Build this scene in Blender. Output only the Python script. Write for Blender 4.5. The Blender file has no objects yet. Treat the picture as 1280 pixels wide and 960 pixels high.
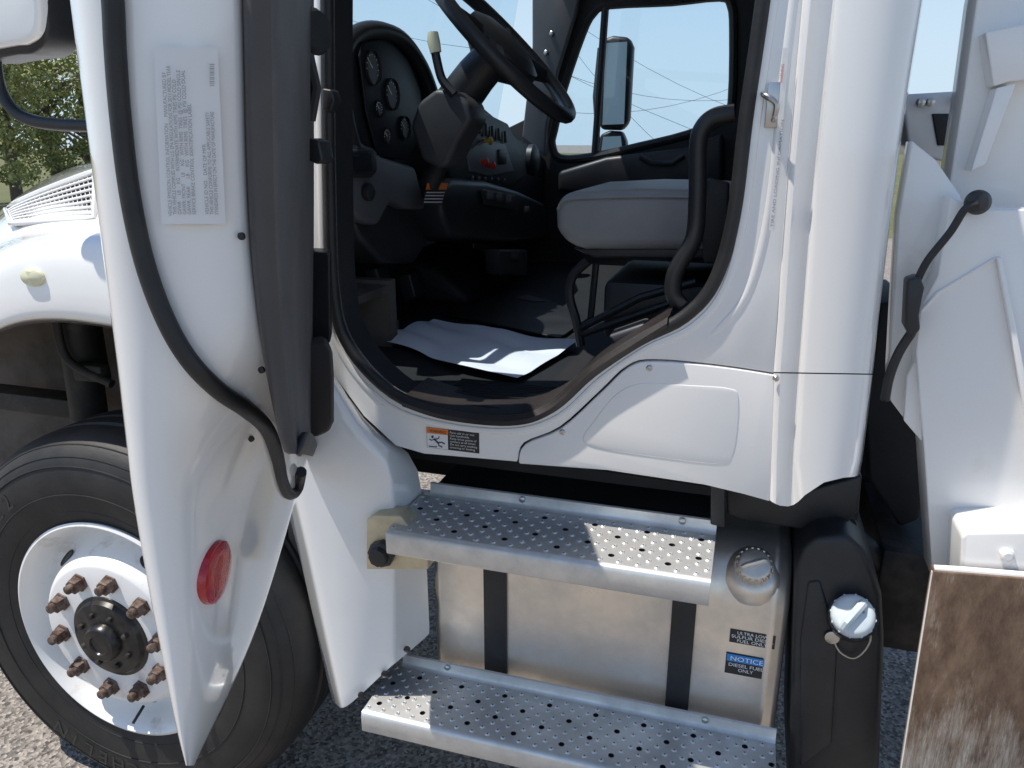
import bpy, bmesh, math, random
from mathutils import Vector, Matrix
random.seed(7)
R=math.radians
TH=R(17); PT=R(17.5); F=960.0
CAM=Vector((0,-1.3,1.65))
s_,c_=math.sin(TH),math.cos(TH); sp,cp=math.sin(PT),math.cos(PT)
def ray(px,py):
    r=(px-640)/F; yd=(py-480)/F
    fw=cp-yd*sp; dn=yd*cp+sp
    return Vector((-fw*s_+r*c_, fw*c_+r*s_, -dn))
def P(px,py,y):
    d=ray(px,py); return CAM+d*((y-CAM.y)/d.y)
def PX(px,py,x):
    d=ray(px,py); return CAM+d*((x-CAM.x)/d.x)
def PZ(px,py,z):
    d=ray(px,py); return CAM+d*((z-CAM.z)/d.z)
def cr(pts,n=6,closed=False):
    V=[Vector(p) for p in pts]; N=len(V); out=[]
    for i in range(N if closed else N-1):
        if closed: a,b,c,d=V[(i-1)%N],V[i],V[(i+1)%N],V[(i+2)%N]
        else: a,b,c,d=V[max(i-1,0)],V[i],V[i+1],V[min(i+2,N-1)]
        for k in range(n):
            t=k/n
            out.append(0.5*((2*b)+(c-a)*t+(2*a-5*b+4*c-d)*t*t+(3*b-a-3*c+d)*t**3))
    if not closed: out.append(V[-1])
    return out
sc=bpy.context.scene; col=sc.collection
# ---------------- materials
def mat(name,base,rough=.5,metal=0,coat=0,c2=None,ns=6,nd=4,lo=.4,hi=.65,bump=0,bs=60,rn=0,spec=.5,stretch=None):
    m=bpy.data.materials.new(name); m.use_nodes=True; nt=m.node_tree; b=nt.nodes['Principled BSDF']
    b.inputs['Base Color'].default_value=(*base,1); b.inputs['Roughness'].default_value=rough
    b.inputs['Metallic'].default_value=metal; b.inputs['Coat Weight'].default_value=coat; b.inputs['Coat Roughness'].default_value=.04
    b.inputs['Specular IOR Level'].default_value=spec
    tc=nt.nodes.new('ShaderNodeTexCoord'); mp=nt.nodes.new('ShaderNodeMapping'); nt.links.new(tc.outputs['Object'],mp.inputs[0])
    if stretch: mp.inputs['Scale'].default_value=stretch
    if c2 or rn:
        n=nt.nodes.new('ShaderNodeTexNoise'); n.inputs['Scale'].default_value=ns; n.inputs['Detail'].default_value=nd+4; n.inputs['Roughness'].default_value=.65
        nt.links.new(mp.outputs[0],n.inputs['Vector'])
        if c2:
            rp=nt.nodes.new('ShaderNodeValToRGB'); rp.color_ramp.elements[0].position=lo; rp.color_ramp.elements[1].position=hi
            rp.color_ramp.elements[0].color=(*base,1); rp.color_ramp.elements[1].color=(*c2,1)
            nt.links.new(n.outputs[0],rp.inputs[0]); nt.links.new(rp.outputs[0],b.inputs['Base Color'])
        if rn:
            mr=nt.nodes.new('ShaderNodeMapRange'); mr.inputs['From Min'].default_value=.35; mr.inputs['From Max'].default_value=.65
            mr.inputs['To Min'].default_value=max(rough-rn,.02); mr.inputs['To Max'].default_value=rough+rn
            nt.links.new(n.outputs[0],mr.inputs[0]); nt.links.new(mr.outputs[0],b.inputs['Roughness'])
    if bump:
        n2=nt.nodes.new('ShaderNodeTexNoise'); n2.inputs['Scale'].default_value=bs; n2.inputs['Detail'].default_value=4
        nt.links.new(mp.outputs[0],n2.inputs['Vector'])
        bp=nt.nodes.new('ShaderNodeBump'); bp.inputs['Strength'].default_value=bump; bp.inputs['Distance'].default_value=.004
        nt.links.new(n2.outputs[0],bp.inputs['Height']); nt.links.new(bp.outputs[0],b.inputs['Normal'])
    return m
M={}
M['white']=mat('white_paint',(.90,.885,.86),.15,coat=1,c2=(.87,.855,.83),ns=3.5,lo=.45,hi=.8,bump=.010,bs=9)
M['white2']=mat('equipment_paint',(.88,.865,.84),.28,coat=.5,c2=(.72,.68,.61),ns=5,lo=.6,hi=.8,bump=.05,bs=25)
M['rimw']=mat('wheel_paint',(.86,.85,.83),.35,coat=.3,c2=(.48,.40,.33),ns=9,lo=.57,hi=.74)
M['rub']=mat('rubber',(.012,.012,.013),.5,c2=(.026,.025,.025),ns=8,bump=.1,bs=140)
M['tyre']=mat('tyre_rubber',(.013,.013,.014),.58,c2=(.030,.028,.026),ns=7,bump=.1,bs=120)
M['tyret']=mat('tyre_letters',(.04,.04,.041),.5)
M['blk']=mat('black_plastic',(.015,.016,.018),.42,c2=(.025,.026,.029),ns=9,bump=.12,bs=400)
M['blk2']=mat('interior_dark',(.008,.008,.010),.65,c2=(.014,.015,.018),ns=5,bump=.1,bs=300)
M['dgrey']=mat('dash_grey_plastic',(.080,.082,.090),.5,c2=(.095,.097,.105),ns=6,bump=.12,bs=350)
M['mgrey']=mat('column_grey_plastic',(.035,.036,.040),.48,c2=(.045,.046,.05),ns=6,bump=.12,bs=350)
M['trim']=mat('door_trim_grey',(.085,.080,.080),.6,c2=(.115,.11,.11),ns=7,bump=.3,bs=260)
M['trimd']=mat('door_trim_dark',(.060,.054,.053),.5,c2=(.075,.066,.064),ns=7,bump=.1,bs=300)
M['vinyl']=mat('seat_vinyl',(.30,.295,.285),.45,c2=(.26,.255,.25),ns=5,bump=.25,bs=420)
M['alu']=mat('aluminium',(.88,.81,.72),.40,.85,c2=(.70,.64,.57),ns=6,rn=.13,bump=.05,bs=30)
M['galv']=mat('step_metal',(.76,.76,.75),.45,.65,c2=(.60,.60,.59),ns=11,rn=.1,bump=.05,bs=60)
M['zinc']=mat('zinc_bracket',(.68,.60,.42),.45,.5,c2=(.5,.44,.33),ns=14)
M['nut']=mat('rusty_nut',(.09,.05,.035),.6,.4,c2=(.24,.19,.16),ns=60,bump=.3,bs=150)
M['hub']=mat('hub_black',(.015,.015,.016),.3,.2,c2=(.05,.045,.04),ns=20)
M['red']=mat('red_reflector',(.62,.008,.02),.15,coat=.8,c2=(.42,.0,.01),ns=70,lo=.35,hi=.6,bump=.25,bs=260)
M['amber']=mat('amber_lens',(.70,.68,.46),.2,coat=.8,bump=.2,bs=200)
M['lab']=mat('label_white',(.80,.79,.78),.4)
M['ink']=mat('label_ink',(.02,.02,.022),.5)
M['inkg']=mat('label_ink_grey',(.27,.27,.28),.5)
M['inshade']=mat('intake_shadow',(.07,.07,.075),.7)
M['well']=mat('dusty_liner',(.12,.10,.085),.8,c2=(.05,.042,.036),ns=5,bump=.3,bs=30)
M['wt']=mat('label_white_text',(.85,.85,.85),.5)
M['org']=mat('label_orange',(.85,.22,.03),.4)
M['blue']=mat('label_blue',(.02,.25,.65),.4)
M['bcap']=mat('blue_cap',(.56,.65,.70),.5,c2=(.64,.69,.71),ns=30,lo=.4,hi=.6)
M['paper']=mat('paper',(.82,.84,.90),.7,c2=(.74,.77,.86),ns=5,bump=.1,bs=10)
M['cream']=mat('lever_tip',(.72,.72,.50),.4)
M['steel']=mat('steel',(.55,.54,.52),.3,1)
M['brown']=mat('sill_rubber',(.022,.018,.018),.42,c2=(.036,.03,.029),ns=8,bump=.06,bs=120)
M['lens']=mat('gauge_glass',(.010,.012,.016),.4,spec=.25)
M['panel']=mat('switch_panel_grey',(.16,.18,.21),.45)
M['redk']=mat('red_knob',(.55,.03,.02),.4); M['yel']=mat('yellow_knob',(.5,.33,.03),.4)
M['mirb']=mat('mirror_sky_tint',(.42,.58,.70),.15)  # pale blue base colour stands in for sky reflected in the mirror
M['axle']=mat('chassis_steel',(.03,.028,.026),.6,.2,c2=(.12,.09,.07),ns=7,lo=.5,hi=.75,bump=.2,bs=50)
M['bark']=mat('bark',(.10,.08,.06),.9,c2=(.16,.13,.10),ns=10,bump=.5,bs=20)
M['leafa']=mat('leaf_light',(.34,.36,.12),.7,c2=(.22,.25,.08),ns=1.2)
M['leafb']=mat('leaf_dark',(.15,.18,.06),.7,c2=(.24,.26,.10),ns=1.2)
M['wire']=mat('wire',(.04,.04,.04),.6)
def rustmat():
    m=bpy.data.materials.new('worn_rusty_paint'); m.use_nodes=True; nt=m.node_tree; b=nt.nodes['Principled BSDF']
    tc=nt.nodes.new('ShaderNodeTexCoord')
    def noise(scale,mapping,det=9,rough=.7,rot=0):
        mp=nt.nodes.new('ShaderNodeMapping'); mp.inputs['Scale'].default_value=mapping; mp.inputs['Rotation'].default_value=(0,rot,0); nt.links.new(tc.outputs['Object'],mp.inputs[0])
        n=nt.nodes.new('ShaderNodeTexNoise'); n.inputs['Scale'].default_value=scale; n.inputs['Detail'].default_value=det; n.inputs['Roughness'].default_value=rough
        nt.links.new(mp.outputs[0],n.inputs['Vector']); return n
    fine=noise(9,(50,50,2.6),12,.85,R(-4)); blot=noise(14,(2,2,.8),10,.75); mid=noise(5,(7,7,1.4),9,.7,R(-4))
    base=nt.nodes.new('ShaderNodeValToRGB'); base.color_ramp.elements[0].position=.36; base.color_ramp.elements[0].color=(.56,.52,.46,1); base.color_ramp.elements[1].position=.64; base.color_ramp.elements[1].color=(.17,.13,.10,1)
    nt.links.new(fine.outputs[0],base.inputs[0])
    sx=nt.nodes.new('ShaderNodeSeparateXYZ'); nt.links.new(tc.outputs['Object'],sx.inputs[0])
    mr=nt.nodes.new('ShaderNodeMapRange'); mr.inputs['From Min'].default_value=.45; mr.inputs['From Max'].default_value=.76; mr.inputs['To Min'].default_value=0; mr.inputs['To Max'].default_value=.30
    nt.links.new(sx.outputs['Z'],mr.inputs[0])
    a1=nt.nodes.new('ShaderNodeMath'); a1.operation='MULTIPLY_ADD'; nt.links.new(mid.outputs[0],a1.inputs[0]); a1.inputs[1].default_value=.7; nt.links.new(mr.outputs[0],a1.inputs[2])
    a2=nt.nodes.new('ShaderNodeMath'); a2.operation='MULTIPLY_ADD'; nt.links.new(blot.outputs[0],a2.inputs[0]); a2.inputs[1].default_value=.3; nt.links.new(a1.outputs[0],a2.inputs[2])
    a3=nt.nodes.new('ShaderNodeMath'); a3.operation='MULTIPLY_ADD'; nt.links.new(fine.outputs[0],a3.inputs[0]); a3.inputs[1].default_value=.55; nt.links.new(a2.outputs[0],a3.inputs[2])
    msk=nt.nodes.new('ShaderNodeValToRGB'); msk.color_ramp.elements[0].position=.76; msk.color_ramp.elements[1].position=1.0; nt.links.new(a3.outputs[0],msk.inputs[0])
    rc=nt.nodes.new('ShaderNodeValToRGB'); rc.color_ramp.elements[0].position=.35; rc.color_ramp.elements[0].color=(.21,.135,.085,1); rc.color_ramp.elements[1].position=.65; rc.color_ramp.elements[1].color=(.08,.045,.028,1); nt.links.new(blot.outputs[0],rc.inputs[0])
    mx=nt.nodes.new('ShaderNodeMixRGB'); nt.links.new(msk.outputs[0],mx.inputs[0]); nt.links.new(base.outputs[0],mx.inputs[1]); nt.links.new(rc.outputs[0],mx.inputs[2])
    nt.links.new(mx.outputs[0],b.inputs['Base Color']); b.inputs['Roughness'].default_value=.6
    bp=nt.nodes.new('ShaderNodeBump'); bp.inputs['Strength'].default_value=.35; bp.inputs['Distance'].default_value=.002; nt.links.new(fine.outputs[0],bp.inputs['Height']); nt.links.new(bp.outputs[0],b.inputs['Normal'])
    return m
M['rust']=rustmat()
def glassmat(name,tint,a):
    m=bpy.data.materials.new(name); m.use_nodes=True; nt=m.node_tree
    for n in list(nt.nodes): nt.nodes.remove(n)
    o=nt.nodes.new('ShaderNodeOutputMaterial'); t=nt.nodes.new('ShaderNodeBsdfTransparent'); t.inputs[0].default_value=(*tint,1)
    g=nt.nodes.new('ShaderNodeBsdfGlossy'); g.inputs['Roughness'].default_value=.02
    x=nt.nodes.new('ShaderNodeMixShader'); x.inputs[0].default_value=a
    nt.links.new(t.outputs[0],x.inputs[1]); nt.links.new(g.outputs[0],x.inputs[2]); nt.links.new(x.outputs[0],o.inputs[0])
    return m
M['glass']=glassmat('window_glass',(.78,.88,.94),.05)
def asphalt():
    m=bpy.data.materials.new('asphalt'); m.use_nodes=True; nt=m.node_tree; b=nt.nodes['Principled BSDF']
    tc=nt.nodes.new('ShaderNodeTexCoord')
    v=nt.nodes.new('ShaderNodeTexVoronoi'); v.inputs['Scale'].default_value=110; nt.links.new(tc.outputs['Object'],v.inputs['Vector'])
    n=nt.nodes.new('ShaderNodeTexNoise'); n.inputs['Scale'].default_value=2; n.inputs['Detail'].default_value=8; nt.links.new(tc.outputs['Object'],n.inputs['Vector'])
    rp=nt.nodes.new('ShaderNodeValToRGB'); rp.color_ramp.elements[0].color=(.09,.082,.075,1); rp.color_ramp.elements[1].color=(.56,.50,.44,1); rp.color_ramp.elements[1].position=.95
    rp.color_ramp.elements[0].position=.12
    nt.links.new(v.outputs['Color'],rp.inputs[0])
    mx=nt.nodes.new('ShaderNodeMixRGB'); mx.blend_type='MULTIPLY'; mx.inputs[0].default_value=.4; nt.links.new(rp.outputs[0],mx.inputs[1]); nt.links.new(n.outputs[0],mx.inputs[2])
    nt.links.new(mx.outputs[0],b.inputs['Base Color']); b.inputs['Roughness'].default_value=.85
    bp=nt.nodes.new('ShaderNodeBump'); bp.inputs['Strength'].default_value=.8; bp.inputs['Distance'].default_value=.005; nt.links.new(v.outputs['Distance'],bp.inputs['Height']); nt.links.new(bp.outputs[0],b.inputs['Normal'])
    return m
M['asph']=asphalt()
M['grass']=mat('grass',(.09,.11,.035),.9,c2=(.16,.15,.06),ns=.6)
# ---------------- object helpers
W={}
def link(o,parent=None,loc=None):
    col.objects.link(o)
    if parent is not None:
        o.parent=parent; o.matrix_parent_inverse=W[parent].inverted()
    W[o]=Matrix.Identity(4)
def empty(name,loc,parent=None):
    o=bpy.data.objects.new(name,None); col.objects.link(o); o.empty_display_size=.1
    W[o]=Matrix.Translation(Vector(loc))
    if parent is not None:
        o.parent=parent; o.matrix_parent_inverse=W[parent].inverted()
    o.location=loc
    return o
def tag(o,label,cat=None,group=None,kind=None):
    if label: o['label']=label
    if cat: o['category']=cat
    if group: o['group']=group
    if kind: o['kind']=kind
def obj(name,bm,m,parent=None,smooth=40,sub=0,label=None):
    bmesh.ops.recalc_face_normals(bm,faces=bm.faces)
    me=bpy.data.meshes.new(name); bm.to_mesh(me); bm.free()
    ms=m if isinstance(m,(list,tuple)) else [m]
    for x in ms: me.materials.append(M[x])
    for p in me.polygons: p.use_smooth=True
    if sub==0: me.set_sharp_from_angle(angle=R(smooth))
    o=bpy.data.objects.new(name,me); link(o,parent)
    if sub:
        md=o.modifiers.new('sub','SUBSURF'); md.levels=sub; md.render_levels=sub
    if label: o['label']=label
    return o
def bev(bm,w,seg=3,ang=30):
    if w<=0: return
    bmesh.ops.recalc_face_normals(bm,faces=bm.faces)
    es=[e for e in bm.edges if len(e.link_faces)==2 and e.calc_face_angle(0)>R(ang)]
    bmesh.ops.bevel(bm,geom=es,offset=w,segments=seg,profile=.5,affect='EDGES',clamp_overlap=True)
def merge(bm,b):
    bmesh.ops.recalc_face_normals(b,faces=b.faces)
    me=bpy.data.meshes.new('tmp'); b.to_mesh(me); b.free(); bm.from_mesh(me); bpy.data.meshes.remove(me)
def prism(bm,pts,vec,holes=[],w=0,seg=3):
    b=bmesh.new(); loops=[pts]+list(holes)
    if holes:
        es=[]
        for lp in loops:
            vs=[b.verts.new(p) for p in lp]
            es+=[b.edges.new((vs[i],vs[(i+1)%len(vs)])) for i in range(len(vs))]
        bmesh.ops.triangle_fill(b,use_beauty=True,use_dissolve=False,edges=es)
    else:
        b.faces.new([b.verts.new(p) for p in pts])
    r=bmesh.ops.extrude_face_region(b,geom=list(b.faces))
    bmesh.ops.translate(b,verts=[v for v in r['geom'] if isinstance(v,bmesh.types.BMVert)],vec=vec)
    bev(b,w,seg); merge(bm,b)
def box(bm,c,s,w=0,rot=None,seg=2):
    b=bmesh.new(); bmesh.ops.create_cube(b,size=1)
    for v in b.verts: v.co=Vector((v.co.x*s[0],v.co.y*s[1],v.co.z*s[2]))
    bev(b,w,seg)
    mt=Matrix.Translation(Vector(c))@(rot.to_4x4() if rot else Matrix.Identity(4))
    bmesh.ops.transform(b,matrix=mt,verts=b.verts); merge(bm,b)
def tube(bm,pts,r,n=10,closed=False,cap=True,flat=None):
    pts=[Vector(p) for p in pts]; N=len(pts); rs=r if isinstance(r,(list,tuple)) else [r]*N
    up=None; rings=[]
    for i,p in enumerate(pts):
        if closed: t=pts[(i+1)%N]-pts[(i-1)%N]
        else: t=pts[min(i+1,N-1)]-pts[max(i-1,0)]
        t.normalize()
        if up is None:
            up=Vector((0,1,0)) if abs(t.y)<.9 else Vector((1,0,0))
        up=(up-t*up.dot(t)).normalized(); sd=t.cross(up)
        fu=flat if flat else 1
        rings.append([bm.verts.new(p+(up*math.cos(a)*fu+sd*math.sin(a))*rs[i]) for a in [2*math.pi*k/n for k in range(n)]])
    for i in range(N if closed else N-1):
        a,b=rings[i],rings[(i+1)%N]
        for k in range(n): bm.faces.new((a[k],a[(k+1)%n],b[(k+1)%n],b[k]))
    if not closed and cap:
        bm.faces.new(rings[0][::-1]); bm.faces.new(rings[-1])
def lathe(bm,prof,c,axis,n=48,caps=(True,True),mi=0):
    c=Vector(c); ax=Vector(axis).normalized(); u=ax.orthogonal().normalized(); v=ax.cross(u); rings=[]
    for r,h in prof:
        rings.append([bm.verts.new(c+ax*h+(u*math.cos(a)+v*math.sin(a))*r) for a in [2*math.pi*k/n for k in range(n)]])
    for i in range(len(rings)-1):
        a,b=rings[i],rings[i+1]
        for k in range(n):
            f=bm.faces.new((a[k],a[(k+1)%n],b[(k+1)%n],b[k])); f.material_index=mi
    if caps[0]: bm.faces.new(rings[0][::-1])
    if caps[1]: bm.faces.new(rings[-1])
def loft(bm,rows,closed=False):
    g=[[bm.verts.new(p) for p in r] for r in rows]
    for i in range(len(g)-1):
        n=len(g[i])
        for k in range(n if closed else n-1):
            bm.faces.new((g[i][k],g[i][(k+1)%n],g[i+1][(k+1)%n],g[i+1][k]))
    return g
def textmesh(bm,body,size,org,xd,ud,align='LEFT',space=1.0,lift=.0006,sx=1.0,fit=None):
    cu=bpy.data.curves.new('t','FONT'); cu.body=body; cu.size=size; cu.align_x=align; cu.space_line=space; cu.resolution_u=3
    o=bpy.data.objects.new('t',cu); me=bpy.data.meshes.new_from_object(o)
    if fit:
        w=max(v.co.x for v in me.vertices)-min(v.co.x for v in me.vertices); sx=fit/w
    xd=Vector(xd).normalized(); ud=Vector(ud).normalized(); nd=xd.cross(ud)
    mt=Matrix(((xd.x*sx,ud.x,nd.x,0),(xd.y*sx,ud.y,nd.y,0),(xd.z*sx,ud.z,nd.z,0),(0,0,0,1)))
    me.transform(Matrix.Translation(Vector(org)+nd*lift)@mt); bm.from_mesh(me); bpy.data.objects.remove(o); bpy.data.curves.remove(cu); bpy.data.meshes.remove(me)
def Pl(pts,y): return [P(a,b,y) for a,b in pts]
def PXl(pts,x): return [PX(a,b,x) for a,b in pts]
def sheet(bm,cs): bm.faces.new([bm.verts.new(c) for c in cs])
B=bmesh.new
# ================= TRUCK =================
truck=empty('truck',(-.5,1.1,0)); tag(truck,'white medium duty truck with its driver door open and aluminium fuel tank','truck')
CY=.10
open_px=[(408,-120),(409,60),(411,220),(417,370),(438,436),(492,492),(560,517),(640,524),(690,508),(740,464),(800,424),(855,396),(893,352),(917,270),(932,150),(948,40),(970,-120)]
hole2=cr([(a,b,0) for a,b in open_px],5)
hole=[P(v.x,v.y,CY) for v in hole2]
outer=Pl([(372,-170),(374,200),(380,430),(418,470),(455,520),(495,557),(530,567),(646,577)],CY)
seam=[(647,575),(655,553),(700,533),(750,488),(785,456),(820,449),(900,456),(967,466)]
seam2=[v for v in cr([(a,b,0) for a,b in seam],4)]
outer+=[P(v.x,v.y,CY) for v in seam2]
outer+=Pl([(975,350),(985,200),(1003,0),(1024,-170)],CY)
b=B(); prism(b,outer,(0,.03,0),[hole],w=.006,seg=3)
cabside=obj('cab_side',b,'white',truck)
b=B(); fl=cr([(a,b_,0) for a,b_ in [(398,-120),(399,60),(401,220),(407,375),(430,446),(486,506),(558,531),(642,538),(700,520),(752,474),(808,436),(866,408),(906,360),(930,272),(946,150),(962,40),(984,-120)]],5)
tube(b,[P(v.x,v.y,CY+.002) for v in fl],.008,8,flat=.8)
obj('opening_flange',b,'white',cabside)
b=B(); fl=cr([(a,b_,0) for a,b_ in [(1006,-120),(986,40),(975,140),(963,250),(945,335),(922,385),(880,425),(850,440)]],6)
n_=len(fl); tube(b,[P(v.x,v.y,CY+.006) for v in fl],[.011 if i<n_*.75 else .011*(1-(i/n_-.75)*3.5) for i in range(n_)],12,flat=.75); obj('body_crease',b,'white',cabside,smooth=80)
b=B(); tube(b,[P(v.x,v.y,CY+.0) for v in hole2],.0125,10); obj('door_opening_seal',b,'rub',cabside)
b=B()
loft(b,[[P(v.x,v.y,CY) for v in hole2],[P(v.x,v.y,CY)+Vector((0,.10,0)) for v in hole2]])
obj('door_jamb',b,'blk2',cabside)
b=B(); sl=cr([(505,500,0),(560,517,0),(640,524,0),(690,509,0),(740,464,0),(790,431,0),(835,403,0)],6)
rows=[]
for v in sl:
    q=P(v.x,v.y,CY); rows.append([q+Vector((0,-.010,-.011)),q+Vector((0,-.018,.002)),q+Vector((0,-.008,.012)),q+Vector((0,.02,.008)),q+Vector((0,.06,.012)),q+Vector((0,.13,.012))])
loft(b,rows); obj('sill_guard',b,'brown',cabside)
def cornerrow(px0,px1,py,pyb=None):
    fr=[(0,.10),(.035,.091),(.07,.090),(.11,.099),(.20,.104),(.25,.101),(.275,.084),(.33,.079),(.62,.080),(.86,.084),(.955,.10),(1.0,.15)]
    return [P(px0+(px1-px0)*f,py if pyb is None else py+(pyb-py)*f,y) for f,y in fr]
rows=[cornerrow(1024,1178,-170),cornerrow(1003,1154,0),cornerrow(994,1138,100),cornerrow(985,1123,200),cornerrow(978,1110,300),cornerrow(972,1098,400),cornerrow(967,1091,465,467)]
for r in rows: r.append(r[-1]+Vector((.004,.25,0)))
b=B(); loft(b,rows); obj('cab_rear_corner',b,'white',truck,smooth=50)
b=B(); loft(b,[[p+Vector((0,.012,0)) for p in cornerrow(968,1092,455,457)],[p+Vector((0,.012,0)) for p in cornerrow(966,1089,478,480)]]); obj('seam_strip',b,'trim',truck)
fp=[P(v.x+1,v.y+3,CY-.003) for v in seam2]+Pl([(966,560),(962,627),(930,618),(880,606),(760,588),(650,580)],CY-.003)
b=B(); prism(b,fp,(0,.03,0),w=.005); fair=obj('lower_cab_fairing',b,'white',truck)
rows=[cornerrow(967,1091,466.6,468.6),cornerrow(965,1085,520),cornerrow(963,1078,575)]
bt=[(962,625),(966,628),(970,630),(975,632),(985,633),(992,631),(998,627),(1006,619),(1030,603),(1055,597),(1068,596),(1074,594)]
ys=[.10,.091,.090,.099,.104,.101,.084,.079,.080,.084,.10,.15]
rows.append([P(a,c,y-.001) for (a,c),y in zip(bt,ys)])
for r in rows: r.append(r[-1]+Vector((.004,.25,0)))
rows.append([v+Vector((0,.04,.003)) for v in rows[-1]])
b=B(); loft(b,rows); obj('fairing_corner',b,'white',fair,smooth=50)
emb=cr([(a,c,0) for a,c in [(728,548),(742,526),(768,494),(800,479),(860,481),(912,485),(924,497),(922,545),(915,572),(900,581),(820,572),(745,560)]],4,True)
b=B(); prism(b,[P(v.x,v.y,CY-.0040) for v in emb],(0,.006,0),w=.0028); obj('embossed_panel',b,'white',fair,smooth=80)
def screw(px,py,y,r=.006,par=fair,m='steel',name='screw'):
    b=B(); lathe(b,[(r,.0),(r,-.002),(r*.7,-.004),(r*.35,-.0042),(r*.3,-.002)],P(px,py,y),(0,1,0),16); obj(name,b,m,par)
screw(812,460,CY-.003); screw(703,540,CY-.003); screw(970,473,CY-.012)
b=B(); c0=P(965,130,CY-.002)
tube(b,cr([c0+Vector((-.016,0,.016)),c0+Vector((-.012,-.022,.012)),c0+Vector((.006,-.026,0)),c0+Vector((.006,-.022,-.02)),c0+Vector((.004,0,-.026))],5),.0045,8)
box(b,c0+Vector((.002,-.003,-.002)),(.022,.006,.07),.002); obj('latch_striker',b,'steel',truck)
b=B(); sheet(b,Pl([(979,60),(986,60),(968,288),(961,288)],CY-.0095)); st=obj('pillar_label',b,'lab',truck)
b=B(); q0=P(966.5,284,CY-.0105); q1=P(980,150,CY-.0105)
textmesh(b,"TIRE AND LOADING INFORMATION",.0062,q0,(q1-q0),(-1,0,0),lift=.0004,fit=(q1-q0).length); obj('label_text',b,'inkg',st)
b=B(); q=P(978,104,CY-.0105); textmesh(b,"WARNING",.0065,q,(q1-q0),(-1,0,0),fit=.028); obj('label_heading',b,'redk',st)
b=B(); box(b,(-.36,1.13,2.50),(1.14,2.06,.10),.03); obj('cab_roof',b,'white',truck)
b=B(); box(b,(.17,1.16,1.79),(.03,2.0,1.36)); obj('cab_back_wall',b,'blk2',truck)
b=B(); box(b,(-.56,1.14,1.09),(1.42,2.0,.06)); 
for k in range(9): box(b,(-.36,.20+k*.012,1.123),(.5,.005,.006))
obj('cab_floor',b,'blk2',truck)
b=B(); box(b,(-1.26,1.14,1.36),(.03,2.0,.6)); obj('firewall',b,'blk2',truck)
FY=2.15
win=cr([(a,c,0) for a,c in [(690,180),(693,162),(705,110),(728,42),(742,16),(762,6),(840,2),(900,-4),(914,6),(917,40),(915,126),(905,148),(860,168),(800,183),(740,196),(700,198)]],3,True)
winp=[P(v.x,v.y,FY) for v in win]
far=[Vector((-1.28,FY,1.06)),Vector((-1.28,FY,1.62)),P(655,150,FY),P(690,-60,FY),Vector((-.80,FY,2.48)),Vector((.18,FY,2.48)),Vector((.18,FY,1.06))]
b=B(); prism(b,far,(0,.05,0),[winp],w=.004); fd=obj('passenger_door',b,'blk2',truck)
b=B(); tube(b,winp,.018,8,True); obj('window_gasket',b,'rub',fd)
b=B(); tube(b,[P(757,5,FY),P(743,200,FY)],.016,8); obj('vent_divider',b,'rub',fd)
b=B(); sheet(b,[p+Vector((0,.02,0)) for p in winp]); obj('window_pane',b,'glass',fd)
b=B()
prism(b,Pl([(700,214),(760,196),(860,184),(905,166),(905,235),(800,245),(700,240)],FY-.01),(0,-.05,0),w=.02); 
tube(b,Pl([(800,196),(815,204),(840,204),(855,194)],FY-.09),.012,8)
obj('door_armrest',b,'blk',fd)
b=B(); prism(b,Pl([(668,-60),(738,-60),(722,20),(700,90),(686,160),(684,196),(655,172),(668,60)],FY-.03),(0,-.04,0),w=.01); ap=obj('windshield_pillar',b,'dgrey',truck)
for a,c in ((690,42),(683,66),(668,118)):
    b=B(); lathe(b,[(.010,0),(.010,-.008),(.005,-.012)],P(a,c,FY-.07),(0,1,0),12); obj('pillar_bolt',b,'steel',ap)
b=B(); prism(b,[Vector((-.97,.135,1.6)),Vector((-.86,.135,1.6)),Vector((-.80,.135,2.5)),Vector((-.92,.135,2.5))],(0,.05,0)); obj('windshield_pillar',b,'blk2',truck)
b=B(); sheet(b,[Vector((-1.14,.14,1.60)),Vector((-1.14,2.12,1.60)),Vector((-.97,2.12,2.46)),Vector((-.97,.14,2.46))]); obj('windshield',b,'glass',truck)
# --- dashboard
DX=-.90
b=B()
prism(b,PXl([(424,66),(432,46),(450,36),(480,35),(505,48),(525,78),(536,104),(570,118),(605,132),(640,162),(672,188),(692,206),(692,300),(640,306),(560,302),(540,300),(520,330),(480,330),(450,300),(424,240)],DX),(-.26,0,0),w=.02)
dash=obj('dashboard',b,'blk',truck)
b=B(); arc=cr([PX(a,c,DX+.02) for a,c in [(448,205),(432,150),(426,90),(436,50),(466,37),(500,48),(526,82),(542,125),(550,160)]],5)
tube(b,arc,.020,10); obj('instrument_hood',b,'blk',dash)
b=B(); prism(b,PXl([(446,70),(452,52),(480,46),(505,70),(522,110),(530,165),(505,200),(470,196),(455,140)],DX+.01),(.008,0,0),w=.004); cl=obj('instrument_cluster',b,'lens',dash)
for a,c,r in ((466,85,.040),(490,118,.038),(474,136,.020),(506,160,.030),(484,170,.02)):
    b=B(); lathe(b,[(r,0),(r,.005),(r*.93,.006),(r*.91,.002)],PX(a,c,DX+.02),(1,0,0),28); g=obj('gauge',b,'blk',cl)
    b=B(); p0=PX(a,c,DX+.0305); tube(b,[p0,p0+Vector((0,-.6*r,.5*r))],.0006,5)
    for k in range(10):
        t=R(-30+24*k); q=p0+Vector((0,math.cos(t)*r*.72,math.sin(t)*r*.72)); box(b,q,(.001,.001,.002))
    obj('needle',b,'lab',g)
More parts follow.
